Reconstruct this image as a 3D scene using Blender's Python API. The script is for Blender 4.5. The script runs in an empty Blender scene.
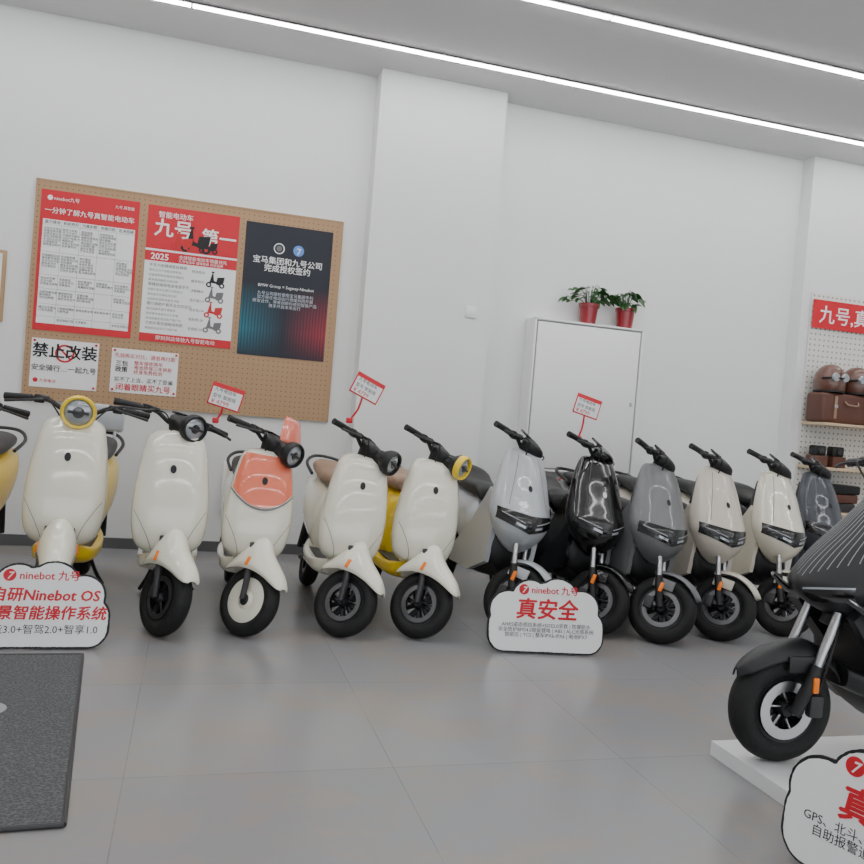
import bpy, math, random, bmesh
from mathutils import Matrix, Vector, Euler
random.seed(7)
R=math.radians
col=bpy.context.scene.collection

# ------------------------------------------------------------------ materials
def lin(c):
    c=c/255.0
    return c/12.92 if c<=0.04045 else ((c+0.055)/1.055)**2.4
def rgb(r,g,b): return (lin(r),lin(g),lin(b),1)
def mat(name,c,rough=0.5,metal=0.0,coat=0.0,spec=0.5,emit=None,es=0,noise=0.0,nscale=20,bump=0.0,alpha=1.0):
    m=bpy.data.materials.new(name); m.use_nodes=True
    nt=m.node_tree; b=nt.nodes['Principled BSDF']
    b.inputs['Base Color'].default_value=rgb(*c)
    b.inputs['Roughness'].default_value=rough
    b.inputs['Metallic'].default_value=metal
    b.inputs['Coat Weight'].default_value=coat
    b.inputs['Coat Roughness'].default_value=0.05
    b.inputs['Specular IOR Level'].default_value=spec
    b.inputs['Alpha'].default_value=alpha
    if emit:
        b.inputs['Emission Color'].default_value=rgb(*emit); b.inputs['Emission Strength'].default_value=es
    if noise or bump:
        tc=nt.nodes.new('ShaderNodeTexCoord'); n=nt.nodes.new('ShaderNodeTexNoise')
        n.inputs['Scale'].default_value=nscale; n.inputs['Detail'].default_value=4
        nt.links.new(tc.outputs['Object'],n.inputs['Vector'])
        if noise:
            mx=nt.nodes.new('ShaderNodeMix'); mx.data_type='RGBA'
            c1=rgb(*[max(0,v*(1-noise)) for v in c]); c2=rgb(*[min(255,v*(1+noise)) for v in c])
            mx.inputs['A'].default_value=c1; mx.inputs['B'].default_value=c2
            nt.links.new(n.outputs['Fac'],mx.inputs['Factor']); nt.links.new(mx.outputs['Result'],b.inputs['Base Color'])
        if bump:
            bp=nt.nodes.new('ShaderNodeBump'); bp.inputs['Strength'].default_value=bump; bp.inputs['Distance'].default_value=0.01
            nt.links.new(n.outputs['Fac'],bp.inputs['Height']); nt.links.new(bp.outputs['Normal'],b.inputs['Normal'])
    return m
M_wall=mat('wall_paint',(230,231,230),0.75,noise=0.01,nscale=2)
M_ceil=mat('ceiling_paint',(222,221,222),0.9)
M_cream=mat('paint_cream',(232,228,210),0.22,coat=1)
M_cream2=mat('paint_ivory',(222,216,198),0.25,coat=1)
M_yellow=mat('paint_yellow',(244,206,20),0.35,coat=0.5)
M_coral=mat('paint_coral',(240,118,86),0.3,coat=0.8)
M_flys=mat('flyscreen_coral',(250,130,105),0.15,coat=1,alpha=0.8)
M_silver=mat('paint_silver',(178,182,186),0.38,metal=0.1,coat=0.5)
M_grey=mat('paint_grey',(112,113,115),0.42,metal=0.1,coat=0.35)
M_sand=mat('paint_sand',(202,194,180),0.38,coat=0.5)
M_navy=mat('paint_slate',(56,60,68),0.45,coat=0.3)
M_glossblk=mat('paint_gloss_black',(12,12,13),0.2,coat=0.6)
M_matblk=mat('paint_matte_black',(24,25,27),0.42)
M_black=mat('plastic_black',(20,20,21),0.5)
M_dark=mat('plastic_dark_grey',(52,52,54),0.5)
M_rubber=mat('rubber',(18,18,18),0.7,bump=0.3,nscale=90)
M_rim=mat('alloy_dark',(42,42,45),0.35,metal=0.6)
M_steel=mat('steel',(190,190,192),0.3,metal=1)
M_steeld=mat('steel_dull',(120,120,122),0.4,metal=1)
M_white=mat('plastic_white',(238,238,237),0.4)
M_seatbrown=mat('seat_brown',(150,122,100),0.55,bump=0.1,nscale=60)
M_lens=mat('lens_smoke',(38,42,46),0.08,coat=1)
M_lensg=mat('lens_glass',(165,170,175),0.15,metal=0.3,coat=1)
M_amber=mat('reflector_amber',(235,120,10),0.3,emit=(235,110,0),es=0.15)
M_redp=mat('print_red',(208,26,42),0.5)
M_redp2=mat('reflector_red',(200,20,20),0.3)
M_paper=mat('paper_white',(240,240,240),0.6)
M_ink=mat('ink_black',(22,22,25),0.6)
M_inkg=mat('ink_grey',(110,110,112),0.6)
M_inkl=mat('ink_pale',(190,196,205),0.6)
M_tan=mat('edge_tan',(178,146,108),0.7)
M_wood=mat('shelf_wood',(202,178,146),0.5,noise=0.05,nscale=8)
M_leather=mat('leather_brown',(92,56,44),0.45,bump=0.15,nscale=60)
M_shell=mat('helmet_brown',(96,60,46),0.3,coat=0.7)
M_pot=mat('pot_red',(146,22,36),0.3,coat=0.5)
M_soil=mat('soil',(50,36,26),0.9)
M_leaf=mat('leaf',(48,86,42),0.45,noise=0.3,nscale=12)
M_base=mat('baseboard_grey',(92,92,94),0.5)
M_gap=mat('gap_grey',(150,150,150),0.7)
M_pod=mat('podium_white',(228,230,230),0.3,coat=0.3)
M_line=mat('pinstripe_silver',(150,152,156),0.35)
M_tube=mat('lamp_tube',(255,255,255),0.5,emit=(253,253,253),es=31)

def dots_mat(name,base,dot,pitch,rad):
    m=mat(name,base,0.7); nt=m.node_tree; b=nt.nodes['Principled BSDF']
    tc=nt.nodes.new('ShaderNodeTexCoord')
    s=nt.nodes.new('ShaderNodeVectorMath'); s.operation='SCALE'; s.inputs['Scale'].default_value=1/pitch
    f=nt.nodes.new('ShaderNodeVectorMath'); f.operation='FRACTION'
    d=nt.nodes.new('ShaderNodeVectorMath'); d.operation='SUBTRACT'; d.inputs[1].default_value=(0.5,0.5,0)
    mu=nt.nodes.new('ShaderNodeVectorMath'); mu.operation='MULTIPLY'; mu.inputs[1].default_value=(1,1,0)
    l=nt.nodes.new('ShaderNodeVectorMath'); l.operation='LENGTH'
    lt=nt.nodes.new('ShaderNodeMath'); lt.operation='LESS_THAN'; lt.inputs[1].default_value=rad/pitch
    mx=nt.nodes.new('ShaderNodeMix'); mx.data_type='RGBA'
    mx.inputs['A'].default_value=rgb(*base); mx.inputs['B'].default_value=rgb(*dot)
    L=nt.links.new
    L(tc.outputs['Object'],s.inputs[0]); L(s.outputs[0],f.inputs[0]); L(f.outputs[0],d.inputs[0]); L(d.outputs[0],mu.inputs[0])
    L(mu.outputs[0],l.inputs[0]); L(l.outputs['Value'],lt.inputs[0]); L(lt.outputs[0],mx.inputs['Factor']); L(mx.outputs['Result'],b.inputs['Base Color'])
    return m
M_peg=dots_mat('pegboard_brown',(176,142,108),(112,86,62),0.038,0.0045)
M_pegw=dots_mat('pegboard_white',(226,224,218),(150,146,138),0.05,0.009)

def floor_mat():
    m=mat('floor_tile',(150,150,152),0.2); nt=m.node_tree; b=nt.nodes['Principled BSDF']; L=nt.links.new
    tc=nt.nodes.new('ShaderNodeTexCoord')
    mp=nt.nodes.new('ShaderNodeMapping'); mp.inputs['Location'].default_value=(0.13,-0.10,0)
    br=nt.nodes.new('ShaderNodeTexBrick'); br.offset=0; br.squash=1
    br.inputs['Scale'].default_value=1; br.inputs['Brick Width'].default_value=0.86; br.inputs['Row Height'].default_value=0.86
    br.inputs['Mortar Size'].default_value=0.0022; br.inputs['Mortar Smooth'].default_value=0.3
    br.inputs['Color1'].default_value=rgb(142,142,144); br.inputs['Color2'].default_value=rgb(138,138,140); br.inputs['Mortar'].default_value=rgb(122,122,124)
    L(tc.outputs['Object'],mp.inputs[0]); L(mp.outputs[0],br.inputs['Vector'])
    mp2=nt.nodes.new('ShaderNodeMapping'); mp2.inputs['Scale'].default_value=(1.0,1.5,1); mp2.inputs['Location'].default_value=(5.3,2.7,0)
    n=nt.nodes.new('ShaderNodeTexNoise'); n.inputs['Scale'].default_value=1.5; n.inputs['Detail'].default_value=7; n.inputs['Roughness'].default_value=0.68
    L(tc.outputs['Object'],mp2.inputs[0]); L(mp2.outputs[0],n.inputs['Vector'])
    rp=nt.nodes.new('ShaderNodeValToRGB'); rp.color_ramp.elements[0].position=0.48; rp.color_ramp.elements[1].position=0.58
    L(n.outputs['Fac'],rp.inputs[0])
    mx=nt.nodes.new('ShaderNodeMix'); mx.data_type='RGBA'; mx.inputs['B'].default_value=rgb(148,140,132)
    mm=nt.nodes.new('ShaderNodeMath'); mm.operation='MULTIPLY'; mm.inputs[1].default_value=0.65
    L(rp.outputs['Color'],mm.inputs[0]); L(mm.outputs[0],mx.inputs['Factor']); L(br.outputs['Color'],mx.inputs['A']); L(mx.outputs['Result'],b.inputs['Base Color'])
    r2=nt.nodes.new('ShaderNodeMapRange'); r2.inputs['To Min'].default_value=0.18; r2.inputs['To Max'].default_value=0.29
    L(n.outputs['Fac'],r2.inputs['Value']); L(r2.outputs[0],b.inputs['Roughness'])
    return m
M_floor=floor_mat()
def grad_mat():
    m=mat('poster_night',(10,20,40),0.5); nt=m.node_tree; b=nt.nodes['Principled BSDF']; L=nt.links.new
    tc=nt.nodes.new('ShaderNodeTexCoord'); sp=nt.nodes.new('ShaderNodeSeparateXYZ'); L(tc.outputs['Generated'],sp.inputs[0])
    def ramp(src,a,bb,ca,cb):
        r=nt.nodes.new('ShaderNodeValToRGB'); e=r.color_ramp.elements
        e[0].position=a; e[0].color=ca; e[1].position=bb; e[1].color=cb; L(src,r.inputs[0]); return r
    hor=ramp(sp.outputs['X'],0.0,0.5,rgb(20,120,140),rgb(30,30,48))
    e=hor.color_ramp.elements.new(1.0); e.color=rgb(170,40,56)
    v=ramp(sp.outputs['Y'],0.0,0.55,(0.1,0.1,0.1,1),(0,0,0,1))
    e=v.color_ramp.elements.new(0.2); e.color=(1,1,1,1)
    w=nt.nodes.new('ShaderNodeTexWave'); w.wave_type='BANDS'; w.bands_direction='X'; w.inputs['Scale'].default_value=9; w.inputs['Distortion'].default_value=1.0
    L(tc.outputs['Generated'],w.inputs['Vector'])
    ml=nt.nodes.new('ShaderNodeMath'); ml.operation='MULTIPLY_ADD'; ml.inputs[1].default_value=0.6; ml.inputs[2].default_value=0.4
    L(w.outputs['Fac'],ml.inputs[0])
    m2=nt.nodes.new('ShaderNodeMath'); m2.operation='MULTIPLY'; L(v.outputs[0],m2.inputs[0]); L(ml.outputs[0],m2.inputs[1])
    mx=nt.nodes.new('ShaderNodeMix'); mx.data_type='RGBA'; mx.inputs['A'].default_value=rgb(12,20,36)
    L(m2.outputs[0],mx.inputs['Factor']); L(hor.outputs[0],mx.inputs['B']); L(mx.outputs['Result'],b.inputs['Base Color'])
    return m
M_night=grad_mat()
def mat_mat():
    m=mat('mat_grey',(84,86,88),0.95); nt=m.node_tree; b=nt.nodes['Principled BSDF']; L=nt.links.new
    tc=nt.nodes.new('ShaderNodeTexCoord'); v=nt.nodes.new('ShaderNodeTexVoronoi'); v.inputs['Scale'].default_value=110
    L(tc.outputs['Object'],v.inputs['Vector'])
    mx=nt.nodes.new('ShaderNodeMix'); mx.data_type='RGBA'; mx.inputs['A'].default_value=rgb(56,58,59); mx.inputs['B'].default_value=rgb(104,106,107)
    L(v.outputs['Distance'],mx.inputs['Factor']); L(mx.outputs['Result'],b.inputs['Base Color'])
    bp=nt.nodes.new('ShaderNodeBump'); bp.inputs['Strength'].default_value=0.7; bp.inputs['Distance'].default_value=0.006
    L(v.outputs['Distance'],bp.inputs['Height']); L(bp.outputs[0],b.inputs['Normal'])
    return m
M_mat=mat_mat()

# ------------------------------------------------------------------ geometry helpers
def empty(name,loc=(0,0,0),rot=(0,0,0),parent=None,sc=1.0):
    o=bpy.data.objects.new(name,None); o.empty_display_size=0.05
    o.location=loc; o.rotation_euler=rot; o.scale=(sc,sc,sc); o.parent=parent; col.objects.link(o); return o
def obj(name,verts,faces,m,parent=None,M=None,smooth=True,ang=35):
    me=bpy.data.meshes.new(name)
    vs=[Vector(v) for v in verts]
    if M is not None: vs=[M@v for v in vs]
    me.from_pydata([tuple(v) for v in vs],[],faces)
    me.validate()
    bm=bmesh.new(); bm.from_mesh(me); bmesh.ops.recalc_face_normals(bm,faces=bm.faces); bm.to_mesh(me); bm.free()
    me.materials.append(m)
    if smooth:
        me.shade_smooth(); me.set_sharp_from_angle(angle=R(ang))
    o=bpy.data.objects.new(name,me); o.parent=parent; col.objects.link(o); return o
def box(name,c,s,m,parent=None,M=None,bev=0.0,seg=2,rot=None):
    bm=bmesh.new(); bmesh.ops.create_cube(bm,size=1)
    for v in bm.verts: v.co=Vector((v.co.x*s[0],v.co.y*s[1],v.co.z*s[2]))
    if bev>0: bmesh.ops.bevel(bm,geom=list(bm.edges),offset=bev,segments=seg,affect='EDGES',profile=0.5)
    X=Matrix.Translation(Vector(c))
    if rot: X=X@Euler(rot).to_matrix().to_4x4()
    if M is not None: X=M@X
    bmesh.ops.transform(bm,matrix=X,verts=bm.verts)
    me=bpy.data.meshes.new(name); bm.to_mesh(me); bm.free(); me.materials.append(m)
    if bev>0:
        me.shade_smooth(); me.set_sharp_from_angle(angle=R(40))
    o=bpy.data.objects.new(name,me); o.parent=parent; col.objects.link(o); return o
def cr(pts,m):
    n=len(pts); out=[]
    for i in range(n-1):
        p0=pts[max(i-1,0)];p1=pts[i];p2=pts[i+1];p3=pts[min(i+2,n-1)]
        for k in range(m):
            t=k/m
            out.append(tuple(0.5*((2*b)+(-a+c)*t+(2*a-5*b+4*c-d)*t*t+(-a+3*b-3*c+d)*t**3) for a,b,c,d in zip(p0,p1,p2,p3)))
    out.append(tuple(pts[-1])); return out
def loft(name,rings,m,parent=None,M=None,cap=True,closed=True,ang=35,smooth=True):
    n=len(rings[0]); verts=[p for r in rings for p in r]; faces=[]
    for j in range(len(rings)-1):
        for i in range(n if closed else n-1):
            a=j*n+i; b=j*n+(i+1)%n
            faces.append((a,b,b+n,a+n))
    if cap and closed:
        faces.append(tuple(range(n))); faces.append(tuple((len(rings)-1)*n+i for i in range(n)))
    return obj(name,verts,faces,m,parent,M,smooth,ang)
def sg(v): return 1 if v>=0 else -1
def ring_z(z,yc,w,df,db,e=2.3,n=44):
    w=max(w,0.001);df=max(df,0.001)
    r=[]
    for i in range(n):
        t=2*math.pi*i/n; c=math.cos(t); s=math.sin(t)
        r.append((w*sg(c)*abs(c)**(2/e), yc+(db if s>0 else df)*sg(s)*abs(s)**(2/e), z))
    return r
def ring_y(y,zc,w,hu,hd,e=2.5,n=32):
    r=[]
    for i in range(n):
        t=2*math.pi*i/n; c=math.cos(t); s=math.sin(t)
        r.append((w*sg(c)*abs(c)**(2/e), y, zc+(hu if s>0 else hd)*sg(s)*abs(s)**(2/e)))
    return r
def lofty(name,secs,m,parent,M=None,e=2.5,d=4):
    return loft(name,[ring_y(*s,e=e) for s in cr(secs,d)],m,parent,M)
def loftz(name,secs,m,parent,M=None,e=2.3,d=5):
    return loft(name,[ring_z(*s,e=e) for s in cr(secs,d)],m,parent,M)
def surf(secs,e,d=5):
    ds=cr(secs,d)
    def f(x,z):
        z=min(max(z,ds[0][0]),ds[-1][0])
        for a,b in zip(ds[:-1],ds[1:]):
            if a[0]<=z<=b[0]:
                t=(z-a[0])/max(b[0]-a[0],1e-6); q=[u+(v-u)*t for u,v in zip(a,b)]; break
        k=min(abs(x)/max(q[2],1e-4),0.999)
        return q[1]-q[3]*(1-k**e)**(1/e)
    return f
def width_at(secs,z,d=5):
    ds=cr(secs,d)
    for a,b in zip(ds[:-1],ds[1:]):
        if a[0]<=z<=b[0]:
            t=(z-a[0])/max(b[0]-a[0],1e-6); return a[2]+(b[2]-a[2])*t
    return 0.05
def decal(name,fy,fn,m,parent,off=0.004,nu=16,nv=6,M=None):
    vs=[];fs=[]
    for j in range(nv+1):
        for i in range(nu+1):
            x,z=fn(i/nu,j/nv); vs.append((x*1.012,fy(x,z)-off,z))
    for j in range(nv):
        for i in range(nu):
            a=j*(nu+1)+i; fs.append((a,a+1,a+nu+2,a+nu+1))
    return obj(name,vs,fs,m,parent,M)
def tube(name,pts,r,m,parent=None,M=None,n=10,d=6,caps=True):
    if not isinstance(r,(list,tuple)): r=[r]*len(pts)
    q=cr([tuple(p)+(rr,) for p,rr in zip(pts,r)],d) if len(pts)>2 else [tuple(p)+(rr,) for p,rr in zip(pts,r)]
    P=[Vector(p[:3]) for p in q]; rings=[]
    up=None
    for i,p in enumerate(P):
        t=(P[min(i+1,len(P)-1)]-P[max(i-1,0)]).normalized()
        if up is None: up=t.orthogonal().normalized()
        up=(up-t*up.dot(t)).normalized(); b=t.cross(up)
        rings.append([tuple(p+(up*math.cos(2*math.pi*k/n)+b*math.sin(2*math.pi*k/n))*q[i][3]) for k in range(n)])
    return loft(name,rings,m,parent,M,cap=caps)
def lathe(name,prof,m,parent=None,M=None,n=32,closed_prof=False,ang=35):
    vs=[];fs=[];k=len(prof)
    for i in range(n):
        a=2*math.pi*i/n
        for r,z in prof: vs.append((r*math.cos(a),r*math.sin(a),z))
    for i in range(n):
        for j in range(k if closed_prof else k-1):
            a=i*k+j; b=i*k+(j+1)%k; c=((i+1)%n)*k+(j+1)%k; d=((i+1)%n)*k+j
            fs.append((a,b,c,d))
    return obj(name,vs,fs,m,parent,M,True,ang)
AX=Matrix.Rotation(R(90),4,'Y')
FW=Matrix.Rotation(R(90),4,'X')

# ------------------------------------------------------------------ room
CZ=3.84; WY=6.6
def slab(name,x0,x1,y0,y1,z0,z1,m): return box(name,((x0+x1)/2,(y0+y1)/2,(z0+z1)/2),(x1-x0,y1-y0,z1-z0),m)
slab('floor',-5,9,-5,6.8,-0.1,0,M_floor)
slab('ceiling',-5,9,-5,6.8,CZ,CZ+0.1,M_ceil)
slab('wall_back',-5,9,WY,6.8,0,CZ,M_wall)
slab('wall_left',-5.2,-5,-5,6.8,0,CZ,M_wall)
slab('wall_right',9,9.2,-5,6.8,0,CZ,M_wall)
slab('column_back',1.2,2.24,6.4,WY-0.001,0,CZ-0.001,M_wall)
slab('pilaster_right',5.27,8.99,6.45,WY-0.001,0,CZ-0.001,M_wall)
slab('baseboard_back',-4.99,1.199,WY-0.015,WY-0.001,0.001,0.08,M_base)
slab('baseboard_column',1.185,2.255,6.385,6.399,0.001,0.08,M_base)
slab('baseboard_recess',2.256,5.26,WY-0.015,WY-0.001,0.001,0.08,M_base)
slab('wall_front',-5,9,-5.2,-5,3.1,CZ,M_wall)
slab('wall_front_sill',-5,9,-5.2,-5,0,0.25,M_wall)
w=empty('window_1',(0,0,0))
for i,x in enumerate([-4.95,-2.2,0.6,3.4,6.2,8.95]):
    box('mullion_%d'%i,(x,-5.1,1.675),(0.08,0.1,2.84),M_dark,w)
for i,z in enumerate([0.29,3.06]): box('rail_%d'%i,(2,-5.04,z),(13.9,0.07,0.07),M_dark,w)

for y in (5.98,4.92,3.86,2.8,1.2,-0.6,-2.4):
    L=empty('linear_ceiling_light',(2.2,y,CZ))
    box('housing',(0,0,-0.006),(10.4,0.075,0.010),M_inkg,L)
    for k in range(4):
        box('tube_%d'%k,(-3.9+2.6*k+.18,0,-0.0145),(2.585,0.046,0.006),M_tube,L)

# ------------------------------------------------------------------ panels / print
def panel(name,loc,rot=(R(90),0,0)): return empty(name,loc,rot)
def rect(name,x,y,w_,h,m,parent,z=0.0,t=0.003,bev=0):
    return box(name,(x+w_/2,y+h/2,z+t/2),(w_,h,t),m,parent,bev=bev)
def text(name,s,x,y,size,m,parent,z=0.004,bold=0.0,al='LEFT',shear=0.0,rot=0):
    offs=[(0,0,0)] if bold==0 else [(-bold,0,0),(bold,0,.0001),(0,bold*.8,.0002),(0,-bold*.8,.0003)]
    c=bpy.data.curves.new(name,'FONT'); c.body=s; c.size=size; c.align_x=al; c.shear=shear
    c.extrude=0.0003; c.resolution_u=2; c.materials.append(m)
    for dx,dy,dz in offs:
        o=bpy.data.objects.new(name,c); o.parent=parent; o.location=(x+dx,y+dy,z+dz); o.rotation_euler=(0,0,rot); col.objects.link(o)
    return o
def disc(name,x,y,r,m,parent,z=0.003,t=0.002,r0=0,n=28):
    M=Matrix.Translation((x,y,z))
    if r0: return lathe(name,[(r0,0),(r,0),(r,t),(r0,t)],m,parent,M,n,True)
    return lathe(name,[(0.0001,t),(r,t),(r,0),(0.0001,0)],m,parent,M,n)

pb=panel('pegboard',(-1.21,6.595,1.07))
rect('board',0,0,2.23,1.587,M_peg,pb,0,0.022)
for nm,a in (('trim_b',(0,0,2.23,0.012)),('trim_t',(0,1.575,2.23,0.012)),('trim_l',(0,0,0.012,1.587)),('trim_r',(2.218,0,0.012,1.587))):
    rect(nm,*a,M_tan,pb,0.0225,0.003)
PY=6.595-0.024
rnd=random.Random(3)
CH='智能出行真安全电池长续航定位防盗感应解锁车辆手机远程控制系统充电里程骑行助力刹车灯光座桶解决用户需求'
def rs(n): return ''.join(rnd.choice(CH) for _ in range(n))
p=panel('product_guide_poster',(-1.17,PY,1.575))
rect('sheet',0,0,0.67,1.01,M_redp,p,0,0.002)
rect('table',0.022,0.05,0.626,0.75,M_paper,p,0.002,0.001)
disc('logo',0.06,0.955,0.018,M_paper,p,0.002,0.001)
text('brand','ninebot九号',0.085,0.942,0.034,M_paper,p)
text('corner','九号,真智能',0.50,0.942,0.026,M_paper,p)
text('title','一分钟了解九号真智能电动车',0.335,0.848,0.047,M_paper,p,al='CENTER',bold=0.0005)
ys=[0.80,0.76,0.565,0.40,0.30,0.19,0.10,0.05]
for i,y in enumerate(ys[1:-1]): rect('rule_%d'%i,0.022,y,0.626,0.0015,M_inkg,p,0.003,0.0006)
for j in range(5):
    text('head_%d'%j,rs(4),0.035+.125*j,0.772,0.026,M_ink,p,z=.0035,bold=.0003)
    if j: rect('colrule_%d'%j,0.022+.125*j,0.05,0.0012,0.75,M_inkg,p,0.003,0.0006)
for j in range(5):
    for (y0,nl) in ((0.74,8),(0.545,6),(0.38,3),(0.28,3),(0.17,2),(0.085,1)):
        nn=max(1,nl-rnd.choice([0,0,1]))
        if rnd.random()<.9: text('cell','\n'.join(rs(rnd.choice([4,5,6])) for _ in range(nn)),0.032+0.125*j,y0-.012,0.0195,M_ink,p,z=0.0035)
p=panel('sales_ranking_poster',(-0.44,PY,1.57))
rect('sheet',0,0,0.664,1.01,M_paper,p,0,0.002)
rect('header',0,0.69,0.664,0.32,M_redp,p,0.002,0.001)
rect('band',0.0,0.60,0.664,0.075,M_redp,p,0.002,0.001)
rect('foot',0,0,0.664,0.06,M_redp,p,0.002,0.001)
text('t0','智能电动车',0.20,0.93,0.05,M_paper,p,bold=0.0006,al='CENTER')
text('t1','九号',0.05,0.80,0.14,M_paper,p,bold=0.003)
text('t2','第一',0.39,0.775,0.13,M_paper,p,bold=0.003)
text('t3','2025',0.04,0.613,0.065,M_paper,p,bold=0.0016)
text('t4','全球智能电动车销量领先',0.24,0.635,0.032,M_paper,p)
text('t4b','九号电动车 值得信赖 的好品牌',0.24,0.609,0.024,M_paper,p)
def mini_scooter(px,py,s,m,par,z):
    for k,(cx) in enumerate((0,0.8)): disc('mini_wheel',px+cx*s,py,0.17*s,m,par,z,0.001,0.08*s,16)
    pts=[(0,.05),(.18,.75),(.10,.80),(.12,.84),(.3,.84),(.3,.78),(.24,.75),(.30,.28),(.45,.22),(.5,.5),(.95,.55),(.9,.2),(.6,.0),(.4,.1),(.12,.12)]
    vs=[(px+a*s,py+b*s,z+0.0012) for a,b in pts]
    obj('mini_body',vs,[tuple(range(len(pts)))],m,par,None,False)
mini_scooter(0.28,0.725,0.19,M_ink,p,0.0045)
mini_scooter(0.20,0.72,0.14,M_redp2,p,0.0055)
mini_scooter(0.40,0.72,0.12,M_ink,p,0.0055)
for i in range(4): mini_scooter(0.47,0.47-0.115*i,0.12,[M_ink,M_inkg,M_redp2,M_inkg][i],p,0.0025)
for i in range(14):
    text('line_%d'%i,rs(10+i%3),0.035,0.560-0.036*i,0.027 if i%4==0 else 0.021,M_ink if i%4==0 else M_inkg,p,z=0.0025)
    if i%2==0: text('model_%d'%i,rs(3)+str(50+i*10),0.34,0.545-0.036*i,0.024,M_ink,p,z=0.0025)
text('footline','即刻到店体验九号智能电动',0.33,0.018,0.036,M_paper,p,al='CENTER')
p=panel('partnership_poster',(0.275,PY,1.54))
rect('sheet',0,0,0.67,1.02,M_night,p,0,0.002)
disc('ring_logo',0.26,0.84,0.042,M_paper,p,0.002,0.001,0.034)
disc('round_logo',0.26,0.84,0.022,M_inkg,p,0.002,0.001)
disc('disc_logo',0.41,0.84,0.042,mat('print_blue',(90,140,220),0.5),p,0.002,0.001)
text('slash','7',0.395,0.81,0.07,M_paper,p,z=0.0035,bold=0.001)
text('t1','宝马集团和九号公司\n完成授权签约',0.335,0.72,0.060,M_paper,p,al='CENTER',bold=0.0008)
text('t2','BMW Group × Segway-Ninebot',0.335,0.535,0.033,M_paper,p,al='CENTER')
text('t3','九号公司授权使用宝马集团专利\n双方将在电动出行领域共同开展\n研发合作，带来创新科技的智能产品\n携手开启未来出行',0.335,0.475,0.031,M_inkl,p,al='CENTER')
p=panel('no_modification_notice',(-1.165,PY,1.163))
rect('sheet',0,0,0.455,0.352,M_paper,p,0,0.002)
disc('ban_ring',0.225,0.255,0.066,M_redp,p,0.0025,0.001,0.052)
box('ban_bar',(0.225,.255,.003),(0.115,0.013,.001),M_redp,p,rot=(0,0,R(-45)))
text('t1','禁止改装',0.227,0.228,0.110,M_ink,p,al='CENTER',bold=0.0025)
text('t2','安全骑行…一起九号',0.227,0.125,0.049,M_ink,p,al='CENTER',bold=0.0004)
disc('logo',0.04,0.05,0.017,M_redp,p,0.002,0.001); text('t3','九号电动',0.065,0.038,0.028,M_redp,p)
for i,(x,y) in enumerate(((0.02,0.335),(0.435,0.335),(0.435,0.02))): disc('pin_%d'%i,x,y,0.009,M_redp2,p,0.002,0.006)
p=panel('warranty_notice',(-0.62,PY,1.17))
rect('sheet',0,0,0.473,0.326,M_paper,p,0,0.002)
text('t0','先骑再买对比，满意再付款',0.236,0.262,0.036,M_redp,p,al='CENTER')
text('t1','三包\n政策',0.03,0.20,0.044,M_ink,p,bold=0.0006)
text('t2','整车保修两年\n电池质保三年换新\n终身免费检测',0.16,0.215,0.034,M_redp,p)
text('t3','买不了上当，买不了受骗',0.236,0.085,0.038,M_ink,p,al='CENTER')
text('t4','闭着眼睛买九号',0.236,0.022,0.056,M_redp,p,al='CENTER',bold=0.0007)
for i,(x,y) in enumerate(((0.02,0.31),(0.455,0.31),(0.02,0.02),(0.455,0.02))): disc('pin_%d'%i,x,y,0.009,M_redp2,p,0.002,0.006)
p=panel('framed_certificate',(-1.9,6.598,1.605))
rect('frame',0,0,0.53,0.51,M_tan,p,0,0.02,0.004); rect('mount',0.025,0.025,0.48,0.46,M_paper,p,0.0205,0.002)
text('t','荣誉证书',0.265,0.3,0.08,M_redp,p,z=0.024,al='CENTER')
p=panel('wall_switch',(2.03,6.399,2.0)); rect('plate',0,0,0.09,0.09,M_white,p,0,0.012,0.003); rect('rocker',0.02,0.02,0.05,0.05,M_paper,p,0.0125,0.004,0.001)
p=panel('wall_meter_box',(0.24,6.599,0.30)); rect('frame',0,0,0.22,0.40,M_white,p,0,0.03,0.005); rect('door',0.03,0.03,0.16,0.34,mat('door_beige',(226,218,190),0.5),p,0.0305,0.006,0.002); rect('latch',0.17,0.17,0.012,0.04,M_dark,p,0.037,0.006)
c=empty('wall_cabinet',(2.645,6.42,0.80))
box('carcass',(0.505,0.089,0.635),(1.01,0.175,1.27),M_white,c)
box('door_gap',(0.505,-0.001,0.635),(0.975,0.006,1.235),M_gap,c)
box('door_panel',(0.505,-0.010,0.635),(0.95,0.016,1.21),M_white,c,bev=0.003)
for nm,cc,ss in (('frame_l',(0.008,-0.010,0.635),(0.016,0.020,1.27)),('frame_r',(1.002,-0.010,0.635),(0.016,0.020,1.27)),('frame_t',(0.505,-0.010,1.262),(1.01,0.020,0.016)),('frame_b',(0.505,-0.010,.008),(1.01,0.020,0.016))):
    box(nm,cc,ss,M_white,c,bev=0.002)
box('lock',(0.94,-0.022,0.62),(0.02,0.012,0.035),M_steel,c,bev=0.003)

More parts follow.
